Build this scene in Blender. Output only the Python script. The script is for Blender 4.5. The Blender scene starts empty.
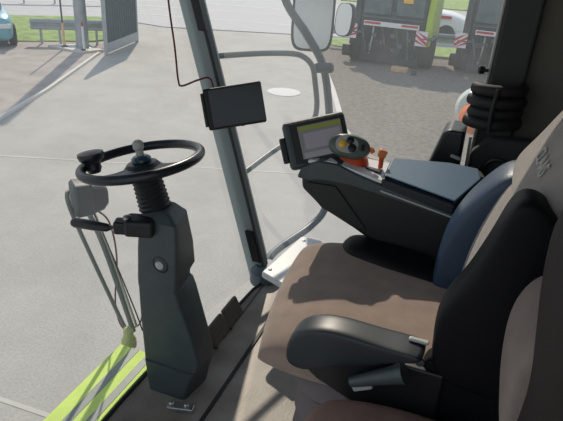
import bpy, bmesh, math, random
from mathutils import Vector, Matrix, Quaternion
random.seed(7)
S = bpy.context.scene
COL = S.collection
PI = math.pi
V = Vector

# ------------------------------------------------------------------ camera
CAM_H, PITCH, ROLL, F_PX = 1.45, math.radians(25.7), math.radians(4.0), 560.0
YAW = math.atan(214.0 / math.hypot(560, 270))
fh = V((-math.sin(YAW), math.cos(YAW), 0)); rt = V((math.cos(YAW), math.sin(YAW), 0)); up = V((0, 0, 1))
fw = fh * math.cos(PITCH) - up * math.sin(PITCH)
u0 = fh * math.sin(PITCH) + up * math.cos(PITCH)
rr = rt * math.cos(ROLL) + u0 * math.sin(ROLL)
uu = u0 * math.cos(ROLL) - rt * math.sin(ROLL)
cd = bpy.data.cameras.new('camera'); cam = bpy.data.objects.new('camera', cd); COL.objects.link(cam)
cd.sensor_width = 36.0; cd.lens = F_PX * 36.0 / 563.0; cd.clip_start = 0.02; cd.clip_end = 400
m = Matrix((rr, uu, -fw)).transposed().to_4x4(); m.translation = V((0, 0, CAM_H)); cam.matrix_world = m
S.camera = cam

# ------------------------------------------------------------------ light
w = bpy.data.worlds.new('world'); S.world = w; w.use_nodes = True
nt = w.node_tree; bg = nt.nodes['Background']
grad = nt.nodes.new('ShaderNodeValToRGB'); tc = nt.nodes.new('ShaderNodeTexCoord'); sep = nt.nodes.new('ShaderNodeSeparateXYZ')
nt.links.new(tc.outputs['Generated'], sep.inputs[0]); nt.links.new(sep.outputs['Z'], grad.inputs[0]); nt.links.new(grad.outputs[0], bg.inputs[0])
grad.color_ramp.elements[0].color = (0.92, 0.94, 0.96, 1); grad.color_ramp.elements[1].color = (0.50, 0.68, 0.95, 1)
bg.inputs[1].default_value = 0.80
sd = bpy.data.lights.new('sun', 'SUN'); sun = bpy.data.objects.new('sun', sd); COL.objects.link(sun)
sd.energy = 3.6; sd.angle = math.radians(0.8); sd.color = (1.0, 0.89, 0.74)
SUN_DIR = V((-0.36, 0.70, 0.62)).normalized()
sun.rotation_euler = SUN_DIR.to_track_quat('Z', 'Y').to_euler(); sun.location = (0, 6, 12)
S.view_settings.view_transform = 'Standard'; S.view_settings.look = 'None'
S.view_settings.exposure = -0.06; S.view_settings.gamma = 1.0; S.view_settings.use_curve_mapping = False

# ------------------------------------------------------------------ materials
MATS = {}
def mat(name, col, rough=0.6, metal=0.0, var=0.0, scale=8.0, bump=0.0, bscale=60.0, coat=0.0, spec=0.5, col2=None, emit=None, sheen=0.0):
    if name in MATS: return MATS[name]
    M = bpy.data.materials.new(name); M.use_nodes = True; N = M.node_tree.nodes; L = M.node_tree.links
    b = N['Principled BSDF']; b.inputs['Base Color'].default_value = (*col, 1)
    b.inputs['Roughness'].default_value = rough; b.inputs['Metallic'].default_value = metal
    b.inputs['Specular IOR Level'].default_value = spec; b.inputs['Coat Weight'].default_value = coat
    b.inputs['Sheen Weight'].default_value = sheen
    t = N.new('ShaderNodeTexCoord')
    c2 = col2 or tuple(min(1, c * (1 - var)) for c in col)
    n = N.new('ShaderNodeTexNoise'); n.inputs['Scale'].default_value = scale; n.inputs['Detail'].default_value = 6
    L.new(t.outputs['Object'], n.inputs['Vector'])
    r = N.new('ShaderNodeValToRGB'); r.color_ramp.elements[0].position = 0.35; r.color_ramp.elements[1].position = 0.65
    r.color_ramp.elements[0].color = (*c2, 1); r.color_ramp.elements[1].color = (*col, 1)
    L.new(n.outputs['Fac'], r.inputs[0]); L.new(r.outputs[0], b.inputs['Base Color'])
    if bump:
        n2 = N.new('ShaderNodeTexNoise'); n2.inputs['Scale'].default_value = bscale; n2.inputs['Detail'].default_value = 4
        L.new(t.outputs['Object'], n2.inputs['Vector'])
        bp = N.new('ShaderNodeBump'); bp.inputs['Strength'].default_value = bump; bp.inputs['Distance'].default_value = 0.01
        L.new(n2.outputs['Fac'], bp.inputs['Height']); L.new(bp.outputs[0], b.inputs['Normal'])
    if emit:
        b.inputs['Emission Color'].default_value = (*emit[0], 1); b.inputs['Emission Strength'].default_value = emit[1]
    MATS[name] = M; return M

def glass_mat(name, dust, tint):
    M = bpy.data.materials.new(name); M.use_nodes = True; N = M.node_tree.nodes; L = M.node_tree.links
    N.remove(N['Principled BSDF']); out = N['Material Output']
    tr = N.new('ShaderNodeBsdfTransparent'); tr.inputs[0].default_value = (*tint, 1)
    tl = N.new('ShaderNodeBsdfTranslucent'); tl.inputs[0].default_value = (0.8, 0.86, 0.9, 1)
    gl = N.new('ShaderNodeBsdfGlossy'); gl.inputs['Roughness'].default_value = 0.03
    t = N.new('ShaderNodeTexCoord'); n = N.new('ShaderNodeTexNoise'); n.inputs['Scale'].default_value = 2.3; n.inputs['Detail'].default_value = 5
    L.new(t.outputs['Object'], n.inputs['Vector'])
    mr = N.new('ShaderNodeMapRange'); mr.inputs[1].default_value = 0.3; mr.inputs[2].default_value = 0.7
    mr.inputs[3].default_value = dust * 0.6; mr.inputs[4].default_value = dust * 1.4; L.new(n.outputs['Fac'], mr.inputs[0])
    m1 = N.new('ShaderNodeMixShader'); L.new(mr.outputs[0], m1.inputs[0]); L.new(tr.outputs[0], m1.inputs[1]); L.new(tl.outputs[0], m1.inputs[2])
    fr = N.new('ShaderNodeFresnel'); fr.inputs[0].default_value = 1.2
    m2 = N.new('ShaderNodeMixShader'); L.new(fr.outputs[0], m2.inputs[0]); L.new(m1.outputs[0], m2.inputs[1]); L.new(gl.outputs[0], m2.inputs[2])
    L.new(m2.outputs[0], out.inputs[0]); return M

def ground_mat():
    M = bpy.data.materials.new('yard_concrete'); M.use_nodes = True; N = M.node_tree.nodes; L = M.node_tree.links
    b = N['Principled BSDF']; b.inputs['Roughness'].default_value = 0.85
    t = N.new('ShaderNodeTexCoord')
    n = N.new('ShaderNodeTexNoise'); n.inputs['Scale'].default_value = 0.9; n.inputs['Detail'].default_value = 10; n.inputs['Roughness'].default_value = 0.7
    n3 = N.new('ShaderNodeTexNoise'); n3.inputs['Scale'].default_value = 45; n3.inputs['Detail'].default_value = 5
    L.new(t.outputs['Object'], n.inputs['Vector']); L.new(t.outputs['Object'], n3.inputs['Vector'])
    r = N.new('ShaderNodeValToRGB'); r.color_ramp.elements[0].position = 0.3; r.color_ramp.elements[1].position = 0.7
    r.color_ramp.elements[0].color = (0.375, 0.355, 0.32, 1); r.color_ramp.elements[1].color = (0.475, 0.452, 0.41, 1)
    L.new(n.outputs['Fac'], r.inputs[0])
    mx = N.new('ShaderNodeMixRGB'); mx.blend_type = 'MULTIPLY'; mx.inputs[0].default_value = 0.65
    r2 = N.new('ShaderNodeValToRGB'); r2.color_ramp.elements[0].position = 0.3; r2.color_ramp.elements[0].color = (0.7, 0.7, 0.7, 1); r2.color_ramp.elements[1].position = 0.6
    L.new(n3.outputs['Fac'], r2.inputs[0]); L.new(r.outputs[0], mx.inputs[1]); L.new(r2.outputs[0], mx.inputs[2]); L.new(mx.outputs[0], b.inputs['Base Color'])
    return M

ABS_GREY = mat('grey_plastic', (0.058, 0.078, 0.083), 0.45, var=0.15, scale=30, bump=0.08, bscale=400)
ABS_DARK = mat('dark_plastic', (0.014, 0.018, 0.019), 0.5, var=0.2, scale=30, bump=0.08, bscale=400)
BLACK = mat('black_plastic', (0.012, 0.013, 0.015), 0.4)
RUBBER = mat('black_rubber', (0.014, 0.014, 0.015), 0.65)
WHEELM = mat('steering_wheel_leather', (0.012, 0.018, 0.026), 0.33, bump=0.05, bscale=300)
BROWN = mat('brown_fabric', (0.32, 0.235, 0.185), 0.9, var=0.22, scale=14, bump=0.35, bscale=500, sheen=0.3)
HEADF = mat('grey_brown_fabric', (0.30, 0.275, 0.255), 0.9, var=0.15, scale=14, bump=0.35, bscale=500, sheen=0.2)
RED_BROWN = mat('red_brown_fabric', (0.36, 0.22, 0.175), 0.9, var=0.25, scale=10, bump=0.35, bscale=500)
LEATHER = mat('black_leather', (0.005, 0.006, 0.008), 0.55, spec=0.22, bump=0.1, bscale=200)
SKY_LEATHER = mat('sky_tinted_leather', (0.022, 0.050, 0.095), 0.42, bump=0.1, bscale=200)  # black leather with the blue sky reflection put into its base colour
PAD_SHEEN = mat('blue_grey_pad_sheen', (0.09, 0.16, 0.24), 0.5, bump=0.1, bscale=200)  # sky sheen on the arm pad, painted as a lighter blue-grey
PILLAR = mat('pillar_grey', (0.33, 0.40, 0.40), 0.5, bump=0.05, bscale=300)
PILLAR_SHADE = mat('pillar_shade_grey', (0.045, 0.055, 0.055), 0.5)  # darker copy of the pillar grey, paints its shaded side
FLOORM = mat('cab_floor_rubber', (0.33, 0.295, 0.25), 0.5, var=0.35, scale=5, bump=0.15, bscale=120, col2=(0.20, 0.168, 0.14))
STEEL = mat('bare_steel', (0.5, 0.5, 0.48), 0.35, metal=0.9)
TUBEM = mat('painted_tube', (0.11, 0.14, 0.135), 0.45)
TUBED = mat('dark_painted_tube', (0.05, 0.075, 0.085), 0.4)
WHITEP = mat('white_plastic', (0.75, 0.77, 0.77), 0.4)
GREYP = mat('light_grey_plastic', (0.45, 0.46, 0.44), 0.4)
HIVIS = mat('fluorescent_yellow', (0.62, 0.82, 0.16), 0.7, var=0.12, scale=6, bump=0.1, bscale=40)
REFLECT = mat('reflective_grey', (0.22, 0.25, 0.24), 0.5, var=0.1, scale=30)
ORANGE = mat('orange_plastic', (0.9, 0.22, 0.04), 0.4)
REDOR = mat('red_orange_plastic', (0.62, 0.07, 0.015), 0.4)
YELLOWB = mat('amber_button', (0.9, 0.5, 0.03), 0.35)
RED = mat('red_paint', (0.55, 0.03, 0.04), 0.5)
REDW = mat('red_wire', (0.16, 0.012, 0.02), 0.5)
WHITE = mat('white_paint', (0.8, 0.8, 0.8), 0.5)
GRASS = mat('grass', (0.30, 0.42, 0.12), 0.95, var=0.4, scale=3, bump=0.5, bscale=20)
GRAVEL = mat('gravel', (0.21, 0.185, 0.155), 0.95, scale=9, bump=0.4, bscale=30, col2=(0.14, 0.12, 0.10))
PARK = mat('parking_gravel', (0.42, 0.37, 0.33), 0.95, scale=2, bump=0.4, bscale=14, col2=(0.33, 0.29, 0.26))
ROADM = mat('road_asphalt', (0.47, 0.465, 0.46), 0.85, var=0.08, scale=2)
GALV = mat('galvanised_steel', (0.42, 0.46, 0.48), 0.5, metal=0.3, var=0.15, scale=6)
GATEM = mat('gate_grey_green', (0.06, 0.10, 0.105), 0.7, var=0.2, scale=5)
CARB = mat('car_teal_paint', (0.16, 0.42, 0.50), 0.3, metal=0.2, coat=0.5)
CARG = mat('car_window', (0.03, 0.10, 0.25), 0.1, coat=0.5)
TYRE = mat('tyre', (0.03, 0.032, 0.034), 0.8)
LIME = mat('lime_green_paint', (0.44, 0.58, 0.05), 0.45)
BALED = mat('baler_dark_steel', (0.03, 0.055, 0.062), 0.6, var=0.5, scale=3)
BALEM = mat('baler_grey_steel', (0.10, 0.15, 0.165), 0.5, var=0.4, scale=4)
HUB = mat('rim_orange', (0.55, 0.12, 0.05), 0.5)
WALLM = mat('cab_trim_charcoal', (0.045, 0.048, 0.048), 0.8, bump=0.1, bscale=200)
WALLG = mat('cab_rear_panel', (0.115, 0.11, 0.092), 0.85, bump=0.1, bscale=200)
MIRR = mat('mirror_glass', (0.72, 0.74, 0.71), 0.25, metal=0.8)
SCREEN = mat('screen_face', (0.10, 0.11, 0.11), 0.3, emit=((0.6, 0.65, 0.62), 0.07))
SCRY = mat('screen_yellow', (0.18, 0.20, 0.05), 0.3, emit=((0.5, 0.55, 0.1), 0.08))
SCRW = mat('screen_panel', (0.15, 0.145, 0.165), 0.3, emit=((0.7, 0.66, 0.74), 0.10))
MONF = mat('monitor_glass', (0.018, 0.026, 0.03), 0.18)
LETTER = mat('pale_thread', (0.50, 0.50, 0.47), 0.8)
LENS = mat('clear_round_lens', (0.55, 0.62, 0.60), 0.2)
KERBM = mat('kerb_concrete', (0.66, 0.63, 0.57), 0.85, var=0.1)
BLOCKM = mat('timber_block', (0.62, 0.42, 0.22), 0.8, var=0.2)

# ------------------------------------------------------------------ helpers
def link(name, bm, m, parent=None, smooth=True, bevel=0, sub=0, angle=35):
    bmesh.ops.recalc_face_normals(bm, faces=bm.faces)
    me = bpy.data.meshes.new(name); bm.to_mesh(me); bm.free()
    if isinstance(m, (list, tuple)):
        for x in m: me.materials.append(x)
    else: me.materials.append(m)
    o = bpy.data.objects.new(name, me); COL.objects.link(o)
    if parent is not None: o.parent = parent; 
    if parent is not None: o.matrix_parent_inverse = parent_world(parent).inverted()
    if smooth:
        for p in me.polygons: p.use_smooth = True
        try: me.set_sharp_from_angle(angle=math.radians(angle))
        except Exception: pass
    if bevel:
        b = o.modifiers.new('bevel', 'BEVEL'); b.width = bevel; b.segments = 2; b.limit_method = 'ANGLE'; b.angle_limit = math.radians(35)
        b.harden_normals = True if smooth else False
    if sub:
        s = o.modifiers.new('sub', 'SUBSURF'); s.levels = sub; s.render_levels = sub
    return o
def parent_world(p):
    M = p.matrix_basis.copy()
    q = p
    while q.parent is not None:
        M = q.parent.matrix_basis @ q.matrix_parent_inverse @ M if q is not p else (q.parent.matrix_basis @ q.matrix_parent_inverse @ M)
        q = q.parent
    return M
def thing(name, label, cat, loc=(0, 0, 0), group=None):
    o = bpy.data.objects.new(name, None); COL.objects.link(o); o.location = loc; o.empty_display_size = 0.05
    o['label'] = label; o['category'] = cat
    if group: o['group'] = group
    return o
def tag(o, label, cat, group=None, kind=None):
    o['label'] = label; o['category'] = cat
    if group: o['group'] = group
    if kind: o['kind'] = kind
    return o
def struct(o, label=None):
    o['kind'] = 'structure'
    if label: o['label'] = label
    return o
def add_box(bm, c, s, R=None, mi=0):
    c = V(c); R = R or Matrix.Identity(3)
    vs = []
    for dx in (-1, 1):
        for dy in (-1, 1):
            for dz in (-1, 1):
                vs.append(bm.verts.new(c + R @ V((dx * s[0] / 2, dy * s[1] / 2, dz * s[2] / 2))))
    for f in ((0, 1, 3, 2), (4, 6, 7, 5), (0, 4, 5, 1), (2, 3, 7, 6), (0, 2, 6, 4), (1, 5, 7, 3)):
        fc = bm.faces.new([vs[i] for i in f]); fc.material_index = mi
    return vs
def box(name, c, s, m, parent=None, R=None, bevel=0.0):
    bm = bmesh.new(); add_box(bm, c, s, R); return link(name, bm, m, parent, bevel=bevel)
def add_loft(bm, rings, cap=True, closed=False, mi=0):
    vr = [[bm.verts.new(p) for p in r] for r in rings]; n = len(vr[0]); k = len(vr)
    for i in range(k if closed else k - 1):
        a, b = vr[i], vr[(i + 1) % k]
        for j in range(n):
            f = bm.faces.new((a[j], a[(j + 1) % n], b[(j + 1) % n], b[j])); f.material_index = mi
    if cap and not closed:
        bm.faces.new(vr[0][::-1]).material_index = mi; bm.faces.new(vr[-1]).material_index = mi
def sring(c, a, b, ra, rb, p=2.0, n=24, ph=0.0):
    """superellipse ring about c, axes a,b"""
    out = []
    for i in range(n):
        t = 2 * PI * (i + ph) / n; ct, st = math.cos(t), math.sin(t)
        out.append(V(c) + V(a) * (ra * math.copysign(abs(ct) ** (2 / p), ct)) + V(b) * (rb * math.copysign(abs(st) ** (2 / p), st)))
    return out
def catmull(pts, k=8):
    pts = [V(p) for p in pts]; out = []
    for i in range(len(pts) - 1):
        p0 = pts[max(i - 1, 0)]; p1 = pts[i]; p2 = pts[i + 1]; p3 = pts[min(i + 2, len(pts) - 1)]
        for j in range(k):
            t = j / k
            out.append(0.5 * ((2 * p1) + (p2 - p0) * t + (2 * p0 - 5 * p1 + 4 * p2 - p3) * t * t + (3 * p1 - p0 - 3 * p2 + p3) * t ** 3))
    out.append(pts[-1]); return out
def add_tube(bm, pts, r, n=12, smooth_path=False, closed=False, flat=1.0, mi=0):
    P = catmull(pts) if smooth_path else [V(p) for p in pts]
    rings = []; k = len(P); ref = V((0, 0, 1))
    for i, p in enumerate(P):
        if closed: t = (P[(i + 1) % k] - P[i - 1]).normalized()
        else: t = (P[min(i + 1, k - 1)] - P[max(i - 1, 0)]).normalized()
        if i == 0:
            ref = V((0, 0, 1)) if abs(t.z) < 0.9 else V((1, 0, 0))
        a = (ref - t * ref.dot(t)).normalized(); b = t.cross(a); ref = a
        rad = r(i / max(1, k - 1)) if callable(r) else r
        rings.append(sring(p, a, b, rad * flat, rad, 2, n))
    add_loft(bm, rings, cap=True, closed=closed, mi=mi)
def tube(name, pts, r, m, parent=None, n=12, smooth_path=True, flat=1.0, closed=False):
    bm = bmesh.new(); add_tube(bm, pts, r, n, smooth_path, closed, flat); return link(name, bm, m, parent)
def lathe(name, c, axis, prof, m, parent=None, n=24):
    axis = V(axis).normalized(); a = axis.orthogonal().normalized(); b = axis.cross(a)
    bm = bmesh.new(); add_loft(bm, [sring(V(c) + axis * h, a, b, max(r, 1e-4), max(r, 1e-4), 2, n) for r, h in prof])
    return link(name, bm, m, parent)
def prism(name, pts, d, m, parent=None, bevel=0.0, smooth=True):
    """polygon pts (3D, planar) extruded by vector d"""
    bm = bmesh.new(); add_loft(bm, [[V(p) for p in pts], [V(p) + V(d) for p in pts]]); return link(name, bm, m, parent, bevel=bevel, smooth=smooth)
def pillow(name, frame, wa, wb, h_top, h_bot, m, parent=None, p=4.0, corner=0.5, N=18, shape=None):
    """puffed pad: frame(a,b,h)->world ; a,b half extents; shape(u,v) scales the height / shifts"""
    bm = bmesh.new()
    top = {}; bot = {}
    for i in range(N + 1):
        for j in range(N + 1):
            u = math.sin((i / N - 0.5) * PI); v = math.sin((j / N - 0.5) * PI)
            e = ((1 - min(1, abs(u)) ** p) ** (1 / p)) * ((1 - min(1, abs(v)) ** p) ** (1 / p))
            if i in (0, N) or j in (0, N): e = 0
            a = u * math.sqrt(1 - corner * v * v / 2) * wa; b = v * math.sqrt(1 - corner * u * u / 2) * wb
            s = shape(u, v) if shape else (1.0, 0.0, 1.0)
            a *= s[2] if len(s) > 2 else 1.0
            top[i, j] = bm.verts.new(frame(a, b, h_top * e * s[0] + s[1] * e))
            bot[i, j] = top[i, j] if e == 0 else bm.verts.new(frame(a, b, -h_bot * e))
    for i in range(N):
        for j in range(N):
            q = [top[i, j], top[i + 1, j], top[i + 1, j + 1], top[i, j + 1]]
            bm.faces.new(q)
            q2 = [bot[i, j], bot[i, j + 1], bot[i + 1, j + 1], bot[i + 1, j]]
            try: bm.faces.new(q2)
            except ValueError: pass
    return link(name, bm, m, parent, angle=80)
def Rz(a): return Matrix.Rotation(math.radians(a), 3, 'Z')
def Rax(ax, a): return Matrix.Rotation(math.radians(a), 3, ax)
def basis(x, y=None, z=None):
    x = V(x).normalized(); z = V(z) if z is not None else V((0, 0, 1)); z = (z - x * z.dot(x)).normalized(); y = z.cross(x)
    return Matrix((x, y, z)).transposed()

# ================================================================== OUTDOORS
GZ = -2.0
bm = bmesh.new(); add_box(bm, (-2, 30, GZ - 0.15), (110, 90, 0.3)); struct(link('ground', bm, ground_mat(), smooth=False), 'pale concrete yard around the machine')
# gravel on the right, parking strip on the left, grass and road
def patch(name, pts, z, m, label):
    o = prism(name, [(x, y, GZ) for x, y in pts], (0, 0, z), m, smooth=False); struct(o, label); return o
patch('trim_1', [(-6.2, 21.0), (-5.15, 18.1), (-3.66, 14.27), (-2.48, 11.0), (-0.8, 7.9), (0.6, 5.0), (3.0, 0.5), (26, 0.5), (26, 21.5), (1.7, 23.6)], 0.02, GRAVEL, 'brown gravel lot where the balers stand')
patch('trim_2', [(-6.34, 21.0), (-5.27, 18.05), (-3.78, 14.22), (-2.6, 10.95), (-0.92, 7.85), (0.45, 5.0), (0.6, 5.0), (-0.8, 7.9), (-2.48, 11.0), (-3.66, 14.27), (-5.15, 18.1), (-6.2, 21.0)], 0.035, KERBM, 'pale edging between yard and gravel lot')
patch('trim_3', [(-30, -6), (-16.5, -6), (-7.2, 5.4), (-8.58, 7.95), (-9.4, 10.2), (-11.15, 14.5), (-11.9, 15.9), (-13.6, 15.0), (-30, 5)], 0.02, PARK, 'pale brown parking gravel by the car')
patch('trim_4', [(-7.08, 5.35), (-7.2, 5.35), (-8.64, 7.95), (-9.44, 10.2), (-11.2, 14.4), (-11.12, 14.4), (-9.36, 10.2), (-8.56, 7.95)], 0.06, KERBM, 'long pale kerb beside the parking gravel')
patch('trim_5', [(-42, 4.0), (-14.6, 13.9), (-12.5, 15.9), (-12.2, 17.2), (-15.7, 20.9), (-18.3, 18.6), (-48, 8)], 0.05, GRASS, 'left grass verge under the guard rail')
patch('trim_6', [(-5.6, 20.9), (22, 23.6), (22, 29), (-6.6, 22.6)], 0.05, GRASS, 'grass verge behind the balers')
patch('trim_7', [(-60, 9), (-18.3, 18.6), (-15.7, 20.9), (-12.6, 20.4), (-6, 23.3), (24, 31), (30, 42), (-4, 38), (-60, 22)], 0.03, ROADM, 'pale asphalt road')
patch('trim_8', [(-10.4, 39.5), (24, 46), (24, 75), (-14, 75)], 0.06, GRASS, 'meadow beyond the road')
bm = bmesh.new()
for (p0, p1) in (((-48, 13.6), (20, 33.2)), ((-50, 16.6), (20, 36.4)), ((-52, 19.5), (20, 39.3))):
    d = (V((*p1, 0)) - V((*p0, 0))); t = d.normalized(); nrm = V((-t.y, t.x, 0)) * 0.09
    a = V((*p0, GZ + 0.036)); b = V((*p1, GZ + 0.036))
    bm.faces.new([bm.verts.new(q) for q in (a - nrm, b - nrm, b + nrm, a + nrm)])
struct(link('trim_9', bm, mat('worn_line_paint', (0.62, 0.60, 0.60), 0.8), smooth=False), 'white lane lines on the road')
# thin joints in the concrete
bm = bmesh.new()
for (p0, p1) in (((-9.6, 5.6), (-1.2, 8.75)), ((-7.0, 2.3), (-2.2, 2.48))):
    t = (V((*p1, 0)) - V((*p0, 0))).normalized(); nrm = V((-t.y, t.x, 0)) * 0.022
    a = V((*p0, GZ + 0.003)); b = V((*p1, GZ + 0.003))
    bm.faces.new([bm.verts.new(q) for q in (a - nrm, b - nrm, b + nrm, a + nrm)])
struct(link('trim_10', bm, mat('joint_filler', (0.60, 0.575, 0.51), 0.9, col2=(0.50, 0.475, 0.42), scale=1.2), smooth=False), 'pale joint lines in the concrete')
o = lathe('manhole_cover', (-4.72, 13.25, GZ), (0, 0, 1), [(0.42, 0), (0.42, 0.012), (0.38, 0.014), (0.05, 0.016)], mat('cover_pale', (0.66, 0.63, 0.60), 0.8))
tag(o, 'round pale manhole cover set in the concrete yard', 'manhole cover')

def guard_rail(p0, p1, label, posts):
    t = thing('guard_rail', label, 'guard rail', (*p0, GZ))
    a = V((*p0, 0)); b = V((*p1, 0)); d = (b - a).normalized(); n = V((-d.y, d.x, 0))
    prof = [(0.0, 0.46), (0.05, 0.50), (0.05, 0.56), (0.0, 0.60), (0.0, 0.64), (0.05, 0.68), (0.05, 0.74), (0.0, 0.78), (-0.015, 0.78), (0.03, 0.73), (0.03, 0.69), (-0.02, 0.65), (-0.02, 0.59), (0.03, 0.55), (0.03, 0.51), (-0.015, 0.46)]
    bm = bmesh.new()
    add_loft(bm, [[q - n * x + V((0, 0, GZ + z)) for x, z in prof] for q in (a, b)])
    link('rail_beam', bm, GALV, t, smooth=False)
    L = (b - a).length
    for k in range(posts):
        q = a + d * (L * (k + 0.5) / posts) + n * 0.06
        box('post', (q.x, q.y, GZ + 0.36), (0.07, 0.1, 0.72), GALV, t, R=basis(d))
    return t
guard_rail((-13.62, 14.33), (-11.80, 15.62), 'grey steel guard rail between the teal car and the mesh gate', 4)
guard_rail((-5.9, 20.9), (6.0, 23.6), 'grey steel guard rail behind the two green balers', 5)

guard_rail((-23.5, 19.6), (-17.6, 25.2), 'low grey guard rail on the far side of the road at the top left', 6)
# mesh gate
g = thing('mesh_gate', 'tall dark grey mesh sliding gate at the yard entrance', 'gate', (-10.85, 14.4, GZ))
a = V((-10.86, 14.35, GZ)); b = V((-11.47, 16.87, GZ)); d = (b - a).normalized(); R = basis(d); mid = (a + b) / 2; Lg = (b - a).length
box('lower_beam', mid + V((0, 0, 0.20)), (Lg, 0.08, 0.28), GALV, g, R)
box('infill_panel', mid + V((0, 0, 1.35)), (Lg - 0.1, 0.03, 2.1), GATEM, g, R)
for q in (a, b): box('post', (q.x, q.y, GZ + 1.25), (0.09, 0.09, 2.5), GALV, g, R)
box('top_beam', mid + V((0, 0, 2.45)), (Lg, 0.07, 0.08), GALV, g, R)
bm = bmesh.new()
for k in range(14):
    q = a + d * (Lg * (k + 0.5) / 14); add_box(bm, (q.x + 0.02, q.y - 0.02, GZ + 1.35), (0.02, 0.02, 2.1), R)
link('picket', bm, GATEM, g, smooth=False)

# lamp pole and markers
lp = thing('lamp_pole', 'thick galvanised pole standing on a pale concrete base', 'pole', (-11.9, 14.6, GZ))
lathe('pole', (-11.9, 14.6, GZ + 0.06), (0, 0, 1), [(0.26, 0), (0.26, 0.03), (0.19, 0.05), (0.165, 3.0), (0.12, 6.0)], GALV, lp)
prism('concrete_base', [(-12.9, 14.2, GZ + 0.02), (-11.5, 14.0, GZ + 0.02), (-11.2, 14.7, GZ + 0.02), (-12.3, 15.1, GZ + 0.02)], (0, 0, 0.06), KERBM, lp)
for k in range(6): box('anchor_bolt', (-11.9 + 0.22 * math.cos(k * PI / 3), 14.6 + 0.22 * math.sin(k * PI / 3), GZ + 0.11), (0.03, 0.03, 0.06), STEEL, lp)
def marker(x, y, hh, label, c1, c2):
    t = thing('marker_post', label, 'marker post', (x, y, GZ + 0.08))
    lathe('foot', (x, y, GZ + 0.08), (0, 0, 1), [(0.10, 0), (0.10, 0.02), (0.04, 0.04)], BLACK, t, 16)
    lathe('lower_sleeve', (x, y, GZ + 0.12), (0, 0, 1), [(0.035, 0), (0.035, 0.65)], c1, t, 12)
    lathe('rod', (x, y, GZ + 0.77), (0, 0, 1), [(0.025, 0), (0.025, hh)], c2, t, 12)
marker(-12.40, 14.36, 2.2, 'slim dark post with orange and white foot left of the galvanised pole', mat('orange_white', (0.8, 0.5, 0.3), 0.5), GATEM)
marker(-11.58, 14.25, 0.12, 'short pale marker post right of the galvanised pole', WHITE, RED)

def wheel(name, c, axis, r, wd, parent, rim):
    o = lathe(name, V(c) - V(axis).normalized() * wd / 2, axis, [(r * 0.62, 0), (r * 0.9, 0), (r, wd * 0.15), (r, wd * 0.85), (r * 0.9, wd), (r * 0.62, wd)], TYRE, parent, 28)
    lathe('rim', V(c) - V(axis).normalized() * wd * 0.42, axis, [(r * 0.62, 0), (r * 0.58, wd * 0.1), (r * 0.2, wd * 0.2), (r * 0.2, wd * 0.66), (r * 0.58, wd * 0.74), (r * 0.62, wd * 0.86)], rim, o, 20)
    return o
# teal car
ca = thing('parked_car', 'pale teal car parked at the left edge of the yard', 'car', (-15.50, 14.12, GZ))
Rc = Rz(50)
def cp(x, y, z): return V((-15.50, 14.12, GZ)) + Rc @ V((x, y, z))
bm = bmesh.new()
secs = [(-2.05, 0.62, 0.30, 0.72), (-1.98, 0.78, 0.22, 0.90), (-1.7, 0.86, 0.18, 1.0), (-0.8, 0.88, 0.18, 1.02), (0.5, 0.88, 0.18, 1.02), (1.6, 0.86, 0.2, 1.0), (2.0, 0.8, 0.3, 0.9)]
add_loft(bm, [[cp(p.x, y, p.z) for p in sring((0, 0, (z0 + z1) / 2), (1, 0, 0), (0, 0, 1), wx, (z1 - z0) / 2, 5, 28)] for y, wx, z0, z1 in secs])
link('body', bm, CARB, ca, sub=1)
bm = bmesh.new()
secs = [(-1.30, 0.72, 0.95, 1.04), (-0.65, 0.66, 0.95, 1.38), (0.3, 0.64, 0.95, 1.46), (1.2, 0.62, 0.95, 1.42), (1.75, 0.66, 0.95, 1.05)]
add_loft(bm, [[cp(p.x, y, p.z) for p in sring((0, 0, (z0 + z1) / 2), (1, 0, 0), (0, 0, 1), wx, (z1 - z0) / 2, 5, 28)] for y, wx, z0, z1 in secs])
link('cabin_glass', bm, CARG, ca, sub=1)
bm = bmesh.new(); add_loft(bm, [[cp(p.x, y, p.z) for p in sring((0, 0, z), (1, 0, 0), (0, 0, 1), wx, 0.03, 5, 20)] for y, wx, z in ((-0.3, 0.6, 1.40), (0.3, 0.62, 1.465), (1.2, 0.6, 1.43))])
link('roof', bm, CARB, ca)
for sx in (-1, 1):
    for y in (-1.35, 1.30):
        wheel('wheel', cp(sx * 0.82, y, 0.33), Rc @ V((1, 0, 0)), 0.33, 0.2, ca, GALV)
    box('headlamp', cp(sx * 0.6, -2.0, 0.66), (0.32, 0.12, 0.14), WHITEP, ca, Rc, bevel=0.03)
box('number_plate', cp(0, -2.07, 0.42), (0.52, 0.03, 0.11), WHITE, ca, Rc)

# white car beyond the balers
wc = thing('white_car', 'white car with a red side stripe parked between the balers', 'car', (-2.75, 25.9, GZ))
def wp(x, y, z): return V((-2.75, 25.9, GZ + 0.05)) + V((x, y, z))
bm = bmesh.new()
secs = [(-2.6, 0.5, 0.5, 1.0), (-2.5, 0.8, 0.3, 1.15), (0.1, 0.85, 0.3, 1.2), (0.9, 0.82, 0.3, 1.15), (1.45, 0.75, 0.35, 0.95), (1.6, 0.5, 0.45, 0.75)]
add_loft(bm, [[wp(x, p.x, p.z) for p in sring((0, 0, (z0 + z1) / 2), (1, 0, 0), (0, 0, 1), wy, (z1 - z0) / 2, 5, 24)] for x, wy, z0, z1 in secs])
link('body', bm, WHITE, wc, sub=1)
bm = bmesh.new()
secs = [(-2.4, 0.7, 1.0, 1.2), (-2.0, 0.68, 1.0, 1.75), (-0.6, 0.68, 1.0, 1.78), (0.5, 0.7, 1.0, 1.12)]
add_loft(bm, [[wp(x, p.x, p.z) for p in sring((0, 0, (z0 + z1) / 2), (1, 0, 0), (0, 0, 1), wy, (z1 - z0) / 2, 5, 24)] for x, wy, z0, z1 in secs])
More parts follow.
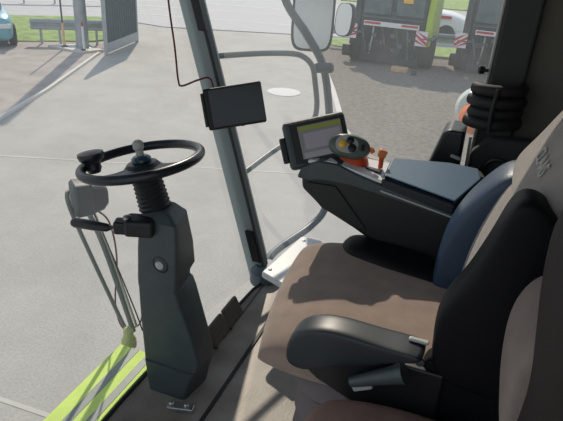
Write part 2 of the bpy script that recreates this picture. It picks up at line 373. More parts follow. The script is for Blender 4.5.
link('cabin', bm, WHITE, wc, sub=1)
prism('side_window', [wp(-1.6, -0.72, 1.25), wp(0.05, -0.76, 1.22), wp(-0.55, -0.72, 1.62), wp(-1.6, -0.70, 1.66)], (0, -0.03, 0), CARG, wc)
box('side_stripe', wp(-0.6, -0.86, 0.98), (3.0, 0.03, 0.11), RED, wc)
for x in (-1.8, 0.75):
    for y in (-0.72, 0.72): wheel('wheel', wp(x, y, 0.34), (0, 1, 0), 0.36, 0.22, wc, GALV)

# balers
def warn_sign(c, parent, flip=1):
    s = box('warning_board', c, (0.36, 0.03, 0.44), WHITE, parent)
    for k in (-1, 0, 1):
        x0 = k * 0.16
        pts = []
        for (px, pz) in ((-0.18, -0.20 + x0), (0.18, 0.06 + x0), (0.18, 0.14 + x0), (-0.18, -0.10 + x0)):
            pts.append(V(c) + V((px * flip, -0.017, max(-0.22, min(0.22, pz)))))
        prism('red_stripe', pts, (0, -0.004, 0), RED, s, smooth=False)
def baler(x0, y0, label, green_side, scale=1.0):
    t = thing('round_baler', label, 'baler', (x0, y0, GZ), 'green round balers parked on the gravel')
    def q(x, y, z): return V((x0, y0, GZ)) + V((x * scale, y * scale, z * scale))
    # side housings: lime green, curved towards the back
    for sx in (-1, 1):
        prof = [(0.0, 0.75), (0.0, 1.5), (0.25, 2.4), (0.9, 2.9), (1.9, 2.8), (2.3, 2.0), (2.3, 0.9), (1.6, 0.6)]
        o = prism('side_panel', [q(sx * 1.02, y, z) for y, z in prof], (sx * 0.22 * scale, 0, 0), (BALED if (sx < 0 and green_side == 0) else LIME), t, bevel=0.05)
    bm = bmesh.new()
    prof = [(0.08, 0.8), (-0.03, 1.3), (0.05, 1.9), (0.35, 2.5), (0.95, 2.8), (1.9, 2.7), (2.2, 2.0), (2.2, 0.9), (1.5, 0.65)]
    add_loft(bm, [[q(-1.0, y, z) for y, z in prof], [q(1.0, y, z) for y, z in prof]]); link('bale_chamber', bm, BALED, t, bevel=0.03)
    # ribs, hoses and struts over the tailgate
    for k in range(5):
        z = 1.48 + k * 0.17; bb = box('tailgate_rib', q(0, 0.0 + 0.05 * k, z), (1.9 * scale, 0.1, 0.045), BALEM, t, bevel=0.01)
    box('light_bar', q(0, -0.16, 1.30), (1.72 * scale, 0.08, 0.14), WHITE, t, bevel=0.01)
    for sx in (-1, 1): box('red_reflector', q(sx * 0.58, -0.205, 1.32), (0.5, 0.02, 0.06), RED, t)
    box('amber_lamp', q(0.42, -0.1, 2.02), (0.3, 0.08, 0.12), YELLOWB, t, bevel=0.02)
    for (xa, za, xb, zb, r, mm) in ((-0.55, 1.2, -0.62, 0.35, 0.03, GALV), (0.5, 1.2, 0.62, 0.3, 0.03, BALEM), (-0.3, 1.25, -0.1, 0.5, 0.025, BALEM), (0.15, 1.2, 0.3, 0.45, 0.02, BALEM), (-0.9, 1.1, -0.75, 0.4, 0.04, BALEM), (0.85, 1.2, 0.75, 0.4, 0.04, BALEM)):
        tube('strut', [q(xa, -0.08, za), q((xa + xb) / 2 + 0.03, -0.14, (za + zb) / 2), q(xb, -0.02, zb)], r * scale, mm, t, 8)
    for (xa, za) in ((-0.5, 0.95), (-0.2, 0.75), (0.1, 0.98), (0.35, 0.7), (0.6, 0.9)):
        box('valve_block', q(xa, -0.1, za), (0.16, 0.12, 0.12), BALEM, t, bevel=0.02)
    rnd = random.Random(int(x0 * 100))
    for k in range(7):
        xa = rnd.uniform(-0.9, 0.9); za = rnd.uniform(0.4, 1.15)
        box('bracket', q(xa, -0.04, za), (rnd.uniform(0.06, 0.3), 0.14, rnd.uniform(0.05, 0.25)), (BALEM, BALED, TYRE)[k % 3], t, bevel=0.01)
    for k in range(4):
        xa = rnd.uniform(-0.8, 0.8); zb = rnd.uniform(0.5, 1.0)
        tube('hose', [q(xa, -0.1, 1.25), q(xa + rnd.uniform(-0.2, 0.2), -0.22, zb), q(xa + rnd.uniform(-0.3, 0.3), -0.1, 0.45)], 0.018, TYRE, t, 6)
    for sx in (-0.5, 0.5): box('tailgate_panel', q(sx, -0.03, 1.95), (0.85, 0.06, 0.75), BALEM, t, bevel=0.02)
    box('lower_frame', q(0, 0.35, 0.48), (1.9 * scale, 0.5, 0.80), BALED, t, bevel=0.03)
    # axle, wheels
    tube('axle', [q(-1.1, 0.6, 0.45), q(1.1, 0.6, 0.45)], 0.09, BALED, t, 12, False)
    for sx in (-1, 1): wheel('wheel', q(sx * 1.12, 0.6, 0.52), (sx, 0, 0), 0.52 * scale, 0.44 * scale, t, HUB)
    for sx in (-1, 1):
        box('mudguard', q(sx * 1.12, 0.15, 1.0), (0.46, 0.7, 0.06), BALEM, t, bevel=0.02)
    warn_sign(q(-1.24, -0.18, 1.02), t, 1); warn_sign(q(0.98, -0.18, 1.0), t, -1)
    tube('sign_arm', [q(-1.3, -0.14, 0.8), q(-0.9, 0.0, 0.85)], 0.03, BALED, t, 8, False)
    # pickup reel between the wheels
    bm = bmesh.new(); add_loft(bm, [sring(q(x, 0.7, 0.42), (0, 1, 0), (0, 0, 1), 0.3, 0.25, 2, 16) for x in (-0.85, 0.85)]); link('pickup_reel', bm, BALED, t)
    box('tool_box', q(-1.35, 0.0, 0.40), (0.28, 0.3, 0.36), BLACK, t, bevel=0.04)
    return t
baler(-3.1, 18.35, 'lime green and dark steel round baler, the nearer of the two beside the mirror', 0)
baler(0.25, 18.9, 'green round baler partly hidden by the cab door pillar', 0)
o = box('timber_block', (-2.58, 17.75, GZ + 0.09), (0.5, 0.3, 0.14), BLOCKM, bevel=0.02); tag(o, 'pale timber block on the gravel in front of the left baler', 'block')
for (x, y, lab) in ((-2.1, 17.5, 'small dark stone on the gravel right of the timber block'),):
    bm = bmesh.new(); bmesh.ops.create_icosphere(bm, subdivisions=2, radius=0.09)
    for v in bm.verts: v.co = V((x, y, GZ + 0.08)) + v.co * random.uniform(0.85, 1.15)
    tag(link('stone', bm, BALED), lab, 'stone')

# ================================================================== CAB SHELL
XF = lambda y, z: -0.940 + 0.11 * ((y - 1.2) / 0.9) ** 2 - 0.30 * z       # windscreen surface
# floor
fp = [(-0.92, 0.35), (-0.932, 1.2), (-0.925, 1.5), (-0.82, 1.62), (-0.80, 2.0), (-0.78, 2.14), (0.9, 2.14), (0.9, 0.35)]
struct(prism('floor', [(x, y, -0.08) for x, y in fp], (0, 0, 0.08), FLOORM, bevel=0.006), 'worn brown grey cab floor mat')
struct(box('trim_11', (-0.648, 1.25, 0.004), (0.012, 1.75, 0.006), RUBBER), 'dark seam across the cab floor')
bm = bmesh.new(); add_tube(bm, [(-0.928, 0.36, 0.0), (-0.938, 1.2, 0.0), (-0.93, 1.5, 0.0), (-0.825, 1.62, 0.003), (-0.80, 2.0, 0.003), (-0.785, 2.06, 0.003)], 0.007, 8)
struct(link('trim_12', bm, RUBBER), 'black rubber seal along the windscreen foot')
struct(box('trim_13', (-0.772, 1.85, 0.001), (0.008, 0.45, 0.006), mat('sill_brown', (0.09, 0.08, 0.07), 0.6), bevel=0.004), 'low ridge beside the windscreen foot')
# chassis below the cab, front ledge
struct(box('trim_14', (0.1, 1.25, -1.06), (1.5, 1.5, 1.88), mat('chassis', (0.06, 0.07, 0.07), 0.6)), 'machine body below the cab floor')
struct(box('trim_15', (-1.02, 0.9, -0.085), (0.12, 1.15, 0.05), BALED), 'steel ledge outside the windscreen')
# walls, ceiling
struct(box('wall_right', (0.08, 2.20, -0.015), (1.72, 0.06, 0.13), WALLM), 'dark sill under the side window')
struct(box('ceiling', (-0.25, 1.22, 1.86), (2.3, 2.05, 0.10), WALLG), 'cab roof')
struct(box('wall_back', (0.87, 1.22, 0.90), (0.06, 2.0, 1.85), WALLG), 'cab rear wall')
# side panel behind the door pillar
struct(box('wall_side', (0.50, 2.18, 0.95), (0.74, 0.06, 1.75), WALLG), 'dark grey trim panel behind the door pillar')
# door pillar
bp = struct(box('trim_16', (0.068, 2.16, 0.90), (0.118, 0.10, 1.85), WALLM, bevel=0.012), 'charcoal door pillar')
struct(tube('trim_17', [(0.003, 2.125, 0.0), (0.003, 2.125, 1.8)], 0.006, GREYP, None, 8, False), 'thin pale seal along the door pillar')
# right front pillar
def pil(name, x0, x1, y0, y1, m, parent=None, z0=-0.06, z1=1.85, off=0.0):
    bm = bmesh.new()
    f = lambda z: -0.30 * z
    add_loft(bm, [[V((x + f(z), y, z)) for x, y in ((x0, y0), (x1, y0), (x1, y1), (x0, y1))] for z in (z0, (z0 + z1) / 2, z1)])
    return link(name, bm, m, parent, bevel=0.008)
p1 = struct(pil('trim_18', -0.868, -0.782, 2.11, 2.19, PILLAR), 'light grey windscreen pillar')
pil('pillar_shaded_edge', -0.783, -0.766, 2.10, 2.15, PILLAR_SHADE, p1)  # shaded side face of the pillar, painted as a dark strip
o = bmesh.new(); add_loft(o, [[V((x - 0.30 * z, y, z)) for x, y in ((-0.822, 2.092), (-0.780, 2.092), (-0.780, 2.112), (-0.822, 2.112))] for z in (0.09, 0.24)]); link('black_cover', o, BLACK, p1, bevel=0.004)
o = bmesh.new(); add_loft(o, [[V((x - 0.30 * z, y, z)) for x, y in ((-0.80, 2.09), (-0.762, 2.09), (-0.762, 2.12), (-0.80, 2.12))] for z in (1.10, 1.80)]); link('black_strip', o, BLACK, p1, bevel=0.004)
lathe('pillar_foot', (-0.79, 2.13, -0.02), (0, 0, 1), [(0.075, 0), (0.075, 0.06), (0.05, 0.09)], mat('pillar_foot_blue', (0.10, 0.14, 0.17), 0.5), p1, 20)
# windscreen glass
GL1 = glass_mat('windscreen_glass', 0.07, (0.975, 0.98, 0.975)); GL2 = glass_mat('side_glass', 0.10, (0.95, 0.96, 0.965))
bm = bmesh.new(); NY, NZ = 16, 4; g = {}
for i in range(NY + 1):
    for j in range(NZ + 1):
        y = 0.30 + (2.085 - 0.30) * i / NY; z = 0.0 + 1.82 * j / NZ; g[i, j] = bm.verts.new((XF(y, z) - 0.012, y, z))
for i in range(NY):
    for j in range(NZ): bm.faces.new((g[i, j], g[i + 1, j], g[i + 1, j + 1], g[i, j + 1]))
wo = struct(link('window_1', bm, GL1), 'curved cab windscreen'); 
bm = bmesh.new(); P = [(-0.765, 0.05), (0.005, 0.05), (0.005, 1.81), (-1.29, 1.81)]
bm.faces.new([bm.verts.new((x, 2.17, z)) for x, z in P]); struct(link('window_2', bm, GL2), 'dusty right side window of the cab')

# ================================================================== THINGS IN THE CAB
# ---- hi-vis strip outside
hv = thing('reflective_strip', 'fluorescent yellow strip with two grey reflective bands below the windscreen', 'reflective strip', (-1.03, 1.0, -0.055))
def strip_piece(name, xa, xb, z0, z1, m):
    # near end narrower towards the middle to follow the panel
    bm = bmesh.new()
    add_loft(bm, [[V((x, y, z)) for x, z in ((xa, z0), (xb, z0), (xb, z1), (xa, z1))] for y in (0.30, 0.7, 1.1, 1.44)])
    return link(name, bm, m, hv, bevel=0.002)
strip_piece('yellow_panel', -1.120, -0.948, -0.058, -0.006, HIVIS)
strip_piece('grey_band', -1.066, -1.034, -0.010, -0.0045, REFLECT)
strip_piece('grey_band', -0.996, -0.966, -0.010, -0.0045, REFLECT)
strip_piece('fold_edge', -0.956, -0.946, -0.058, -0.001, HIVIS)

# ---- grey housing on struts outside the windscreen
hs = thing('strut_housing', 'grey plastic housing on slanted metal struts outside the windscreen', 'lamp', (-1.10, 1.50, -0.03))
Rh = Rz(-38)
bm = bmesh.new()
hc = V((-1.27, 1.490, 0.575))
add_loft(bm, [sring(hc + Rh @ V((0, y, -0.004)), Rh @ V((1, 0, 0)), V((0, 0, 1)), a_, b_, 5, 28) for y, a_, b_ in ((-0.040, 0.044, 0.058), (-0.032, 0.050, 0.064), (0.02, 0.050, 0.062))])
link('housing', bm, mat('housing_blue_grey', (0.03, 0.042, 0.05), 0.5), hs)
bm = bmesh.new()
add_loft(bm, [sring(hc + Rh @ V((0.016, y, 0.005)), Rh @ V((1, 0, 0)), V((0, 0, 1)), a_, b_, 4, 28) for y, a_, b_ in ((0.02, 0.056, 0.058), (0.055, 0.052, 0.050), (0.075, 0.036, 0.032))])
link('housing_back', bm, ABS_DARK, hs)
tube('strut', [(-1.31, 1.455, 0.60), (-1.30, 1.46, 0.50), (-1.17, 1.515, 0.05), (-1.14, 1.52, 0.0)], 0.008, TUBEM, hs, 10)
tube('strut', [(-1.27, 1.50, 0.52), (-1.22, 1.52, 0.35), (-1.115, 1.52, 0.0)], 0.010, TUBEM, hs, 10)
tube('strut', [(-1.25, 1.515, 0.50), (-1.20, 1.53, 0.32), (-1.105, 1.53, 0.02)], 0.005, STEEL, hs, 8)
lathe('swivel_foot', (-1.125, 1.50, -0.03), (0, 0, 1), [(0.03, -0.03), (0.03, 0.0), (0.02, 0.02), (0.02, 0.05), (0.01, 0.06)], mat('yellow_grey_foot', (0.45, 0.5, 0.2), 0.6), hs, 16)
tube('red_wire', [(-1.235, 1.49, 0.535), (-1.20, 1.53, 0.47), (-1.20, 1.56, 0.30), (-1.20, 1.53, 0.10), (-1.17, 1.53, -0.01), (-1.12, 1.56, 0.0), (-1.10, 1.56, 0.05)], 0.0035, REDW, hs, 6)
tube('black_wire', [(-1.235, 1.485, 0.535), (-1.215, 1.52, 0.40), (-1.13, 1.55, 0.10), (-1.10, 1.56, -0.02)], 0.003, RUBBER, hs, 6)

# ---- steering column
sc = thing('steering_column', 'grey steering column with black wheel standing at the windscreen', 'steering column', (-0.81, 1.35, 0))
X3, Y3, Z3 = V((1, 0, 0)), V((0, 1, 0)), V((0, 0, 1))
RC = Rz(0)
def cring(z, x0, x1, y0, y1, p=7):
    return sring(((x0 + x1) / 2, (y0 + y1) / 2, z), X3, Y3, (x1 - x0) / 2, (y1 - y0) / 2, p, 40, 0.5)
def qring(z, xl, xn, xf, y0=1.28, y1=1.41, xb=None, p=0.016):
    """rounded quadrilateral: near left, near right, far right, far left"""
    xb = xl + 0.01 if xb is None else xb
    c = [V((xl, y0, z)), V((xn, y0, z)), V((xf, y1, z)), V((xb, y1, z))]; out = []
    for k in range(4):
        a_, b_, c_ = c[k - 1], c[k], c[(k + 1) % 4]
        da = (a_ - b_).normalized() * p; dc = (c_ - b_).normalized() * p
        for t in (0.0, 0.33, 0.67, 1.0):
            out.append((b_ + da) * (1 - t) ** 2 + b_ * 2 * t * (1 - t) + (b_ + dc) * t ** 2)
    return out
bm = bmesh.new()
add_loft(bm, [qring(0.0, -0.888, -0.745, -0.724, 1.274), qring(0.08, -0.897, -0.725, -0.710, 1.274), qring(0.125, -0.902, -0.703, -0.700, 1.274), qring(0.130, -0.895, -0.710, -0.708, 1.285)])
link('foot_cover', bm, ABS_GREY, sc)
bm = bmesh.new()
add_loft(bm, [qring(0.115, -0.904, -0.706, -0.702), qring(0.17, -0.906, -0.688, -0.700), qring(0.29, -0.912, -0.722, -0.735), qring(0.40, -0.914, -0.765, -0.765), qring(0.425, -0.914, -0.772, -0.775), qring(0.432, -0.908, -0.782, -0.785)])
link('lower_shroud', bm, ABS_GREY, sc)
bm = bmesh.new()
add_loft(bm, [qring(0.425, -0.914, -0.770, -0.790, 1.277), qring(0.455, -0.914, -0.768, -0.787, 1.277), qring(0.485, -0.912, -0.766, -0.770, 1.277), qring(0.56, -0.908, -0.764, -0.776, 1.277), qring(0.665, -0.900, -0.765, -0.800)])
link('upper_shroud', bm, ABS_GREY, sc)
bm = bmesh.new()
add_loft(bm, [qring(0.664, -0.900, -0.765, -0.800), qring(0.690, -0.895, -0.800, -0.825, 1.30, 1.39), qring(0.694, -0.885, -0.81, -0.835, 1.31, 1.38)])
link('top_cap', bm, ABS_GREY, sc)
# lock and its black bezel on the near face
lathe('lock_bezel', (-0.823, 1.283, 0.525), (0, -1, 0), [(0.030, 0), (0.030, 0.006), (0.024, 0.008), (0.022, 0.002)], BLACK, sc)
lathe('ignition_lock', (-0.823, 1.281, 0.525), (0, -1, 0), [(0.014, 0), (0.014, 0.010), (0.008, 0.013)], GREYP, sc)
# ribbed boot up to the wheel
WN = V((-0.20, 0.0, 1)).normalized(); WC = V((-0.922, 1.35, 0.825))
b0 = V((-0.872, 1.34, 0.682)); axb = (WC - b0).normalized(); prof = []
for k in range(15):
    h = k * 0.0075; prof.append((0.047 + 0.004 * (k % 2) - 0.0003 * k, h * 0.9))
prof += [(0.050, 0.098), (0.056, 0.112), (0.058, 0.13), (0.045, 0.135)]
lathe('ribbed_boot', b0, axb, prof, ABS_DARK, sc, 28)
sw = bpy.data.objects.new('steering_wheel', None); COL.objects.link(sw); sw.parent = sc; sw.matrix_parent_inverse = parent_world(sc).inverted(); sw.location = WC
WA = WN.cross(Y3).normalized(); WB = WN.cross(WA).normalized()  # in-plane axes
def wpt(ang, r, h=0.0): return WC + WA * (r * math.cos(ang)) + WB * (r * math.sin(ang)) + WN * h
RW = 0.179
bm = bmesh.new(); add_tube(bm, [wpt(2 * PI * k / 64, RW) for k in range(64)], 0.0145, 14, False, True)
link('rim', bm, WHEELM, sw)
for ang in (math.radians(80), math.radians(172)):
    bm = bmesh.new()
    rings = []
    for k in range(7):
        f = k / 6; r = 0.03 + (RW - 0.03) * f; c = wpt(ang, r, -0.022 * math.cos(f * PI / 2))
        tdir = (wpt(ang + 0.1, 1) - wpt(ang - 0.1, 1)).normalized()
        rings.append(sring(c, tdir, WN, 0.036 - 0.014 * f, 0.008, 4, 16))
    add_loft(bm, rings); link('spoke', bm, WHEELM, sw)
lathe('hub_cap', WC - WN * 0.035, WN, [(0.055, 0), (0.058, 0.015), (0.045, 0.03), (0.020, 0.036)], WHEELM, sw, 28)
lathe('hub_badge', WC + WN * 0.0, WN, [(0.030, 0), (0.030, 0.008), (0.022, 0.016), (0.01, 0.018)], mat('badge_glossy', (0.03, 0.07, 0.10), 0.15), sw, 28)
lathe('hub_knob', WC + WN * 0.012, WN, [(0.012, 0), (0.012, 0.022), (0.017, 0.028), (0.016, 0.046), (0.008, 0.052)], GREYP, sw, 20)
KA = math.radians(0)
kb = WC + (V((-0.90, -0.42, 0)).normalized() * RW * 0.82)
kb = kb - WN * (kb - WC).dot(WN)
lathe('spinner_clamp', kb - WN * 0.016, WN, [(0.018, 0), (0.024, 0.014), (0.020, 0.03)], WHEELM, sw, 20)
lathe('spinner_knob', kb + WN * 0.012, WN, [(0.022, -0.01), (0.024, 0.004), (0.036, 0.014), (0.040, 0.026), (0.038, 0.034), (0.015, 0.038)], WHEELM, sw, 24)
# switch lever with grip
box('lever_mount', (-0.885, 1.275, 0.648), (0.09, 0.07, 0.055), ABS_DARK, sc, R=Rax('Z', 20), bevel=0.012)
box('lever_bracket', (-0.935, 1.255, 0.643), (0.05, 0.045, 0.042), BLACK, sc, R=Rax('Z', 20), bevel=0.008)
lathe('lever_screw', (-0.918, 1.255, 0.672), (0, 0, 1), [(0.012, 0), (0.012, 0.008), (0.005, 0.012)], STEEL, sc, 12)
lv = tube('switch_lever', [(-0.95, 1.252, 0.638), (-0.985, 1.25, 0.628)], 0.006, BLACK, sc, 10, False)
lathe('lever_grip', (-0.978, 1.25, 0.628), V((-0.125, 0.0, -0.012)), [(0.007, 0), (0.013, 0.012), (0.016, 0.06), (0.016, 0.13), (0.012, 0.14)], BLACK, lv, 16)
# floor bracket with bolts
fbk = box('floor_bracket', (-0.735, 1.235, 0.012), (0.09, 0.03, 0.012), STEEL, sc, R=Rz(15), bevel=0.003)
for x in (-0.765, -0.715):
    lathe('bolt', (x, 1.232 + (x + 0.74) * 0.25, 0.016), (0, 0, 1), [(0.009, 0), (0.009, 0.010), (0.005, 0.014)], STEEL, fbk, 6)

# ---- pedals
PEDM = mat('pedal_rubber_brown', (0.12, 0.105, 0.085), 0.7, bump=0.2, bscale=60)
for i, (y, lab) in enumerate(((1.568, 'dark rubber pedal nearer the steering column'), (1.700, 'dark rubber pedal farther from the steering column, below the pillar'))):
    t = thing('foot_pedal', lab, 'pedal', (-0.77, y, 0.0), 'foot pedals')
    pd = box('pedal_pad', (-0.765, y, 0.088), (0.018, 0.120, 0.085), PEDM, t, R=Rax('Y', -28), bevel=0.008)
    for k in range(4): 
        box('tread', V((-0.765, y, 0.088)) + Rax('Y', -28) @ V((0.010, 0, -0.03 + 0.02 * k)), (0.003, 0.10, 0.003), PEDM, pd, R=Rax('Y', -28))
    tube('pedal_arm', [(-0.785, y, 0.07), (-0.785, y, 0.03), (-0.77, y, 0.0)], 0.009, BLACK, t, 8)

# ---- monitor on the pillar
mo = thing('pillar_monitor', 'black rectangular monitor mounted on the windscreen pillar', 'monitor', (-0.98, 2.08, 0.84))
mc = V((-0.895, 1.955, 0.858)); mn = V((0.40, -0.86, 0.30)).normalized(); a10 = math.radians(9)
mx = rr * math.cos(a10) + uu * math.sin(a10); mx = (mx - mn * mx.dot(mn)).normalized(); Rm = Matrix((mx, -mn, mx.cross(-mn))).transposed()
box('monitor_body', mc, (0.228, 0.034, 0.160), ABS_DARK, mo, Rm, bevel=0.008)
box('monitor_face', mc + Rm @ V((0.008, -0.0185, 0.0)), (0.203, 0.003, 0.142), MONF, mo, Rm, bevel=0.001)
box('side_port', mc + Rm @ V((-0.119, 0.0, 0.0)), (0.012, 0.03, 0.13), BLACK, mo, Rm, bevel=0.003)
box('mount_bracket', mc + V((-0.05, 0.075, 0.0)), (0.06, 0.12, 0.05), BLACK, mo, bevel=0.006)
tube('mount_knuckle', [mc + V((0.03, 0.03, -0.05)), mc + V((0.0, 0.08, -0.09))], 0.014, BLACK, mo, 10, False)
# cable from the roof into the monitor
o = tube('monitor_cable', [(-1.20, 1.95, 1.80), (-1.185, 1.95, 1.30), (-1.155, 1.95, 1.05), (-1.142, 1.95, 0.925), (-1.125, 1.95, 0.905), (-1.06, 1.955, 0.935), (-1.01, 1.96, 0.950), (-0.995, 1.97, 0.91)], 0.0038, REDW, None, 8)
tag(o, 'thin dark red cable hanging beside the pillar to the monitor', 'cable')

# ---- outside mirror bracket
mb = thing('mirror_bracket', 'bent grey tube bracket outside the side window', 'bracket', (-0.93, 2.25, 0.4))
tube('upper_loop', [(-1.13, 2.18, 0.985), (-1.02, 2.5, 0.965), (-0.935, 2.70, 0.945), (-0.885, 2.75, 0.927), (-0.835, 2.75, 0.885), (-0.812, 2.75, 0.80), (-0.794, 2.75, 0.70), (-0.80, 2.75, 0.62), (-0.83, 2.72, 0.56), (-0.92, 2.50, 0.50), (-0.97, 2.24, 0.46), (-0.975, 2.18, 0.455)], 0.014, TUBEM, mb, 12)
tube('main_arm', [(-1.12, 2.9, 1.42), (-1.06, 2.9, 1.18), (-0.93, 2.9, 1.02), (-0.84, 2.9, 0.90), (-0.80, 2.9, 0.80), (-0.77, 2.9, 0.66), (-0.745, 2.9, 0.50), (-0.735, 2.9, 0.30), (-0.72, 2.88, 0.08), (-0.77, 2.78, -0.02), (-0.86, 2.45, -0.04), (-0.83, 2.18, 0.0)], 0.021, TUBED, mb, 14)
lathe('clamp', (-0.845, 2.82, 0.865), (1, 0.3, 0.1), [(0.02, 0), (0.026, 0.01), (0.026, 0.09), (0.016, 0.10)], TUBED, mb, 14)
tube('mirror_stem', [(-0.90, 2.9, 0.95), (-0.86, 2.9, 0.93), (-0.82, 2.88, 0.86)], 0.010, TUBEM, mb, 8)
def rmirror(name, c, n, hw, hh, p, label):
    t = thing(name, label, 'mirror', c)
    n = V(n).normalized(); a = Z3.cross(n).normalized(); b = n.cross(a)
    bm = bmesh.new(); add_loft(bm, [sring(V(c) - n * d, a, b, hw * s, hh * s, p, 40) for d, s in ((0.05, 0.8), (0.03, 0.97), (0.0, 1.0), (-0.006, 0.97))]); link('shell', bm, ABS_DARK, t)
    bm = bmesh.new(); add_loft(bm, [sring(V(c) + n * d, a, b, hw * 0.88, hh * 0.93, p, 40) for d in (0.004, 0.008)]); link('mirror_glass', bm, MIRR, t)
    return t
rmirror('side_mirror', (-0.915, 2.95, 1.115), (0.30, -0.85, 0.12), 0.112, 0.19, 5, 'large rounded rectangular side mirror hanging outside the side window')
rmirror('wide_angle_mirror', (-0.755, 2.98, 1.10), (-0.25, -0.9, 0.1), 0.052, 0.085, 3, 'small oval mirror beside the large side mirror')

# ---- side beacon outside the door
be = thing('turn_signal', 'orange and white round signal lamp outside, beside the door pillar', 'signal lamp', (0.0, 2.45, 0.6))
lathe('white_lens', (-0.015, 2.50, 0.855), (-0.2, -1, 0.25), [(0.095, -0.02), (0.09, 0.0), (0.07, 0.03), (0.03, 0.045)], LENS, be, 32)
lathe('orange_lens', (-0.010, 2.46, 0.825), (-0.2, -1, 0.25), [(0.072, 0), (0.065, 0.02), (0.045, 0.035)], ORANGE, be, 28)
tube('lamp_arm', [(0.01, 2.50, 0.78), (0.02, 2.48, 0.5), (0.03, 2.2, 0.05)], 0.014, TUBED, be, 10)

# ---- white tray beside the seat
tr = thing('side_tray', 'white plastic tray with two screws between seat and windscreen pillar', 'tray', (-0.62, 1.95, 0.0))
pts = [(-0.676, 1.770, 0.235), (-0.545, 1.715, 0.235), (-0.53, 2.13, 0.235), (-0.630, 2.13, 0.235)]
prism('tray_top', pts, (0, 0, 0.03), WHITEP, tr, bevel=0.010)
prism('tray_box', [(-0.64, 1.90, 0.0), (-0.56, 1.88, 0.0), (-0.55, 2.10, 0.0), (-0.63, 2.10, 0.0)], (0, 0, 0.236), ABS_GREY, tr, bevel=0.005)
for x, y in ((-0.650, 1.80), (-0.605, 2.09)): lathe('screw', (x, y, 0.264), (0, 0, 1), [(0.008, 0), (0.008, 0.004), (0.004, 0.006)], STEEL, tr, 12)

# ---- operator seat
st = thing('driver_seat', 'brown and grey fabric driver seat with black bolsters and left armrest', 'seat', (0.0, 1.35, 0))
# base box, bellows, suspension top plate
box('seat_base', (-0.03, 1.36, 0.055), (0.50, 0.44, 0.11), BLACK, st, bevel=0.01)
bm = bmesh.new(); rings = []
for k in range(17):
    z = 0.10 + k * 0.021; e = (0.0, 0.020, 0.034, 0.020)[k % 4]
    rings.append(sring((-0.075, 1.33, z), X3, Y3, 0.215 + e, 0.240 + e, 5, 32))
add_loft(bm, rings); link('suspension_bellows', bm, mat('bellows_rubber', (0.16, 0.135, 0.13), 0.6), st)
box('seat_pan', (-0.09, 1.345, 0.44), (0.44, 0.50, 0.03), BLACK, st, bevel=0.012)
prism('side_cover', [(-0.24, 1.045, 0.485), (-0.285, 1.045, 0.52), (-0.26, 1.045, 0.56), (-0.10, 1.045, 0.60), (0.05, 1.045, 0.60), (0.05, 1.045, 0.40), (-0.08, 1.045, 0.42)], (0, 0.02, 0), BLACK, st, bevel=0.006)
# cushion: front lower, side edges raised
CZ = 0.485
def cushion_frame(a, b, h): return V((-0.168 + a - 0.12 * b * (1 if a < 0 else 0) * min(1, -a / 0.2 if a < 0 else 0), 1.358 + b, CZ + h + 0.02 * (a / 0.28)))
def cshape(u, v):
    return (1.0, 0.018 * abs(v) ** 3 + 0.030 * max(0, v) ** 3 - 0.015 * max(0, -u) ** 3, 1.0)
pillow('seat_cushion', cushion_frame, 0.295, 0.298, 0.085, 0.060, BROWN, st, p=3.4, corner=0.26, shape=cshape, N=22)
# seam lines in cushion
bm = bmesh.new()
pillow('cushion_dark_pad', lambda a, b, h: V((-0.13 + a, 1.565 + b + 0.12 * (a / 0.2) * (-0.45), 0.535 + h)), 0.205, 0.085, 0.060, 0.06, LEATHER, st, p=3.5, corner=0.5)  # black pad along the far side of the cushion
# backrest
LEAN = 0.27
def bfr(zc, yc, xoff=0.0):
    ax = V((LEAN, 0, 1)).normalized(); nx = V((-1, 0, LEAN)).normalized()
    c = V((xoff + (zc - 0.5) * LEAN, yc, zc))
    return lambda a, b, h: c + Y3 * a + ax * b + nx * h
def slab(name, xz_front, xz_back, y0, y1, m, infl=0.03):
    """upright pad: front and back outlines (same count, bottom to top), rounded off towards y0 and y1"""
    bm = bmesh.new(); rings = []; out = list(xz_front) + list(xz_back)[::-1]
    cx = sum(q[0] for q in out) / len(out); cz = sum(q[1] for q in out) / len(out)
    for f in (0.0, 0.04, 0.14, 0.3, 0.5, 0.7, 0.86, 0.96, 1.0):
        d = infl * (1 - math.sqrt(max(0.0, 1 - (2 * abs(f - 0.5)) ** 4)))
        rg = []
        for x, z in out:
            v = V((x - cx, 0, z - cz)); L_ = v.length; v = v * max(0.1, (L_ - d) / L_)
            rg.append(V((cx + v.x, y0 + (y1 - y0) * f, cz + v.z)))
        rings.append(rg)
    add_loft(bm, rings); return link(name, bm, m, st, sub=2, angle=80)
slab('backrest_pad', [(0.05, 0.46), (0.04, 0.60), (0.052, 0.75), (0.085, 0.87), (0.128, 0.975)], [(0.16, 0.46), (0.16, 0.60), (0.18, 0.75), (0.20, 0.87), (0.25, 0.975)], 1.12, 1.53, HEADF, 0.02)
slab('headrest', [(0.098, 0.93), (0.116, 0.975), (0.145, 1.035), (0.172, 1.09), (0.200, 1.135), (0.235, 1.155)], [(0.22, 0.93), (0.23, 0.97), (0.25, 1.02), (0.27, 1.07), (0.285, 1.11), (0.275, 1.145)], 1.08, 1.59, HEADF, 0.035)
slab('backrest_shell', [(0.12, 0.44), (0.13, 0.62), (0.15, 0.78), (0.20, 0.93), (0.25, 1.03)], [(0.24, 0.44), (0.26, 0.62), (0.29, 0.78), (0.33, 0.93), (0.33, 1.03)], 1.07, 1.61, LEATHER, 0.03)
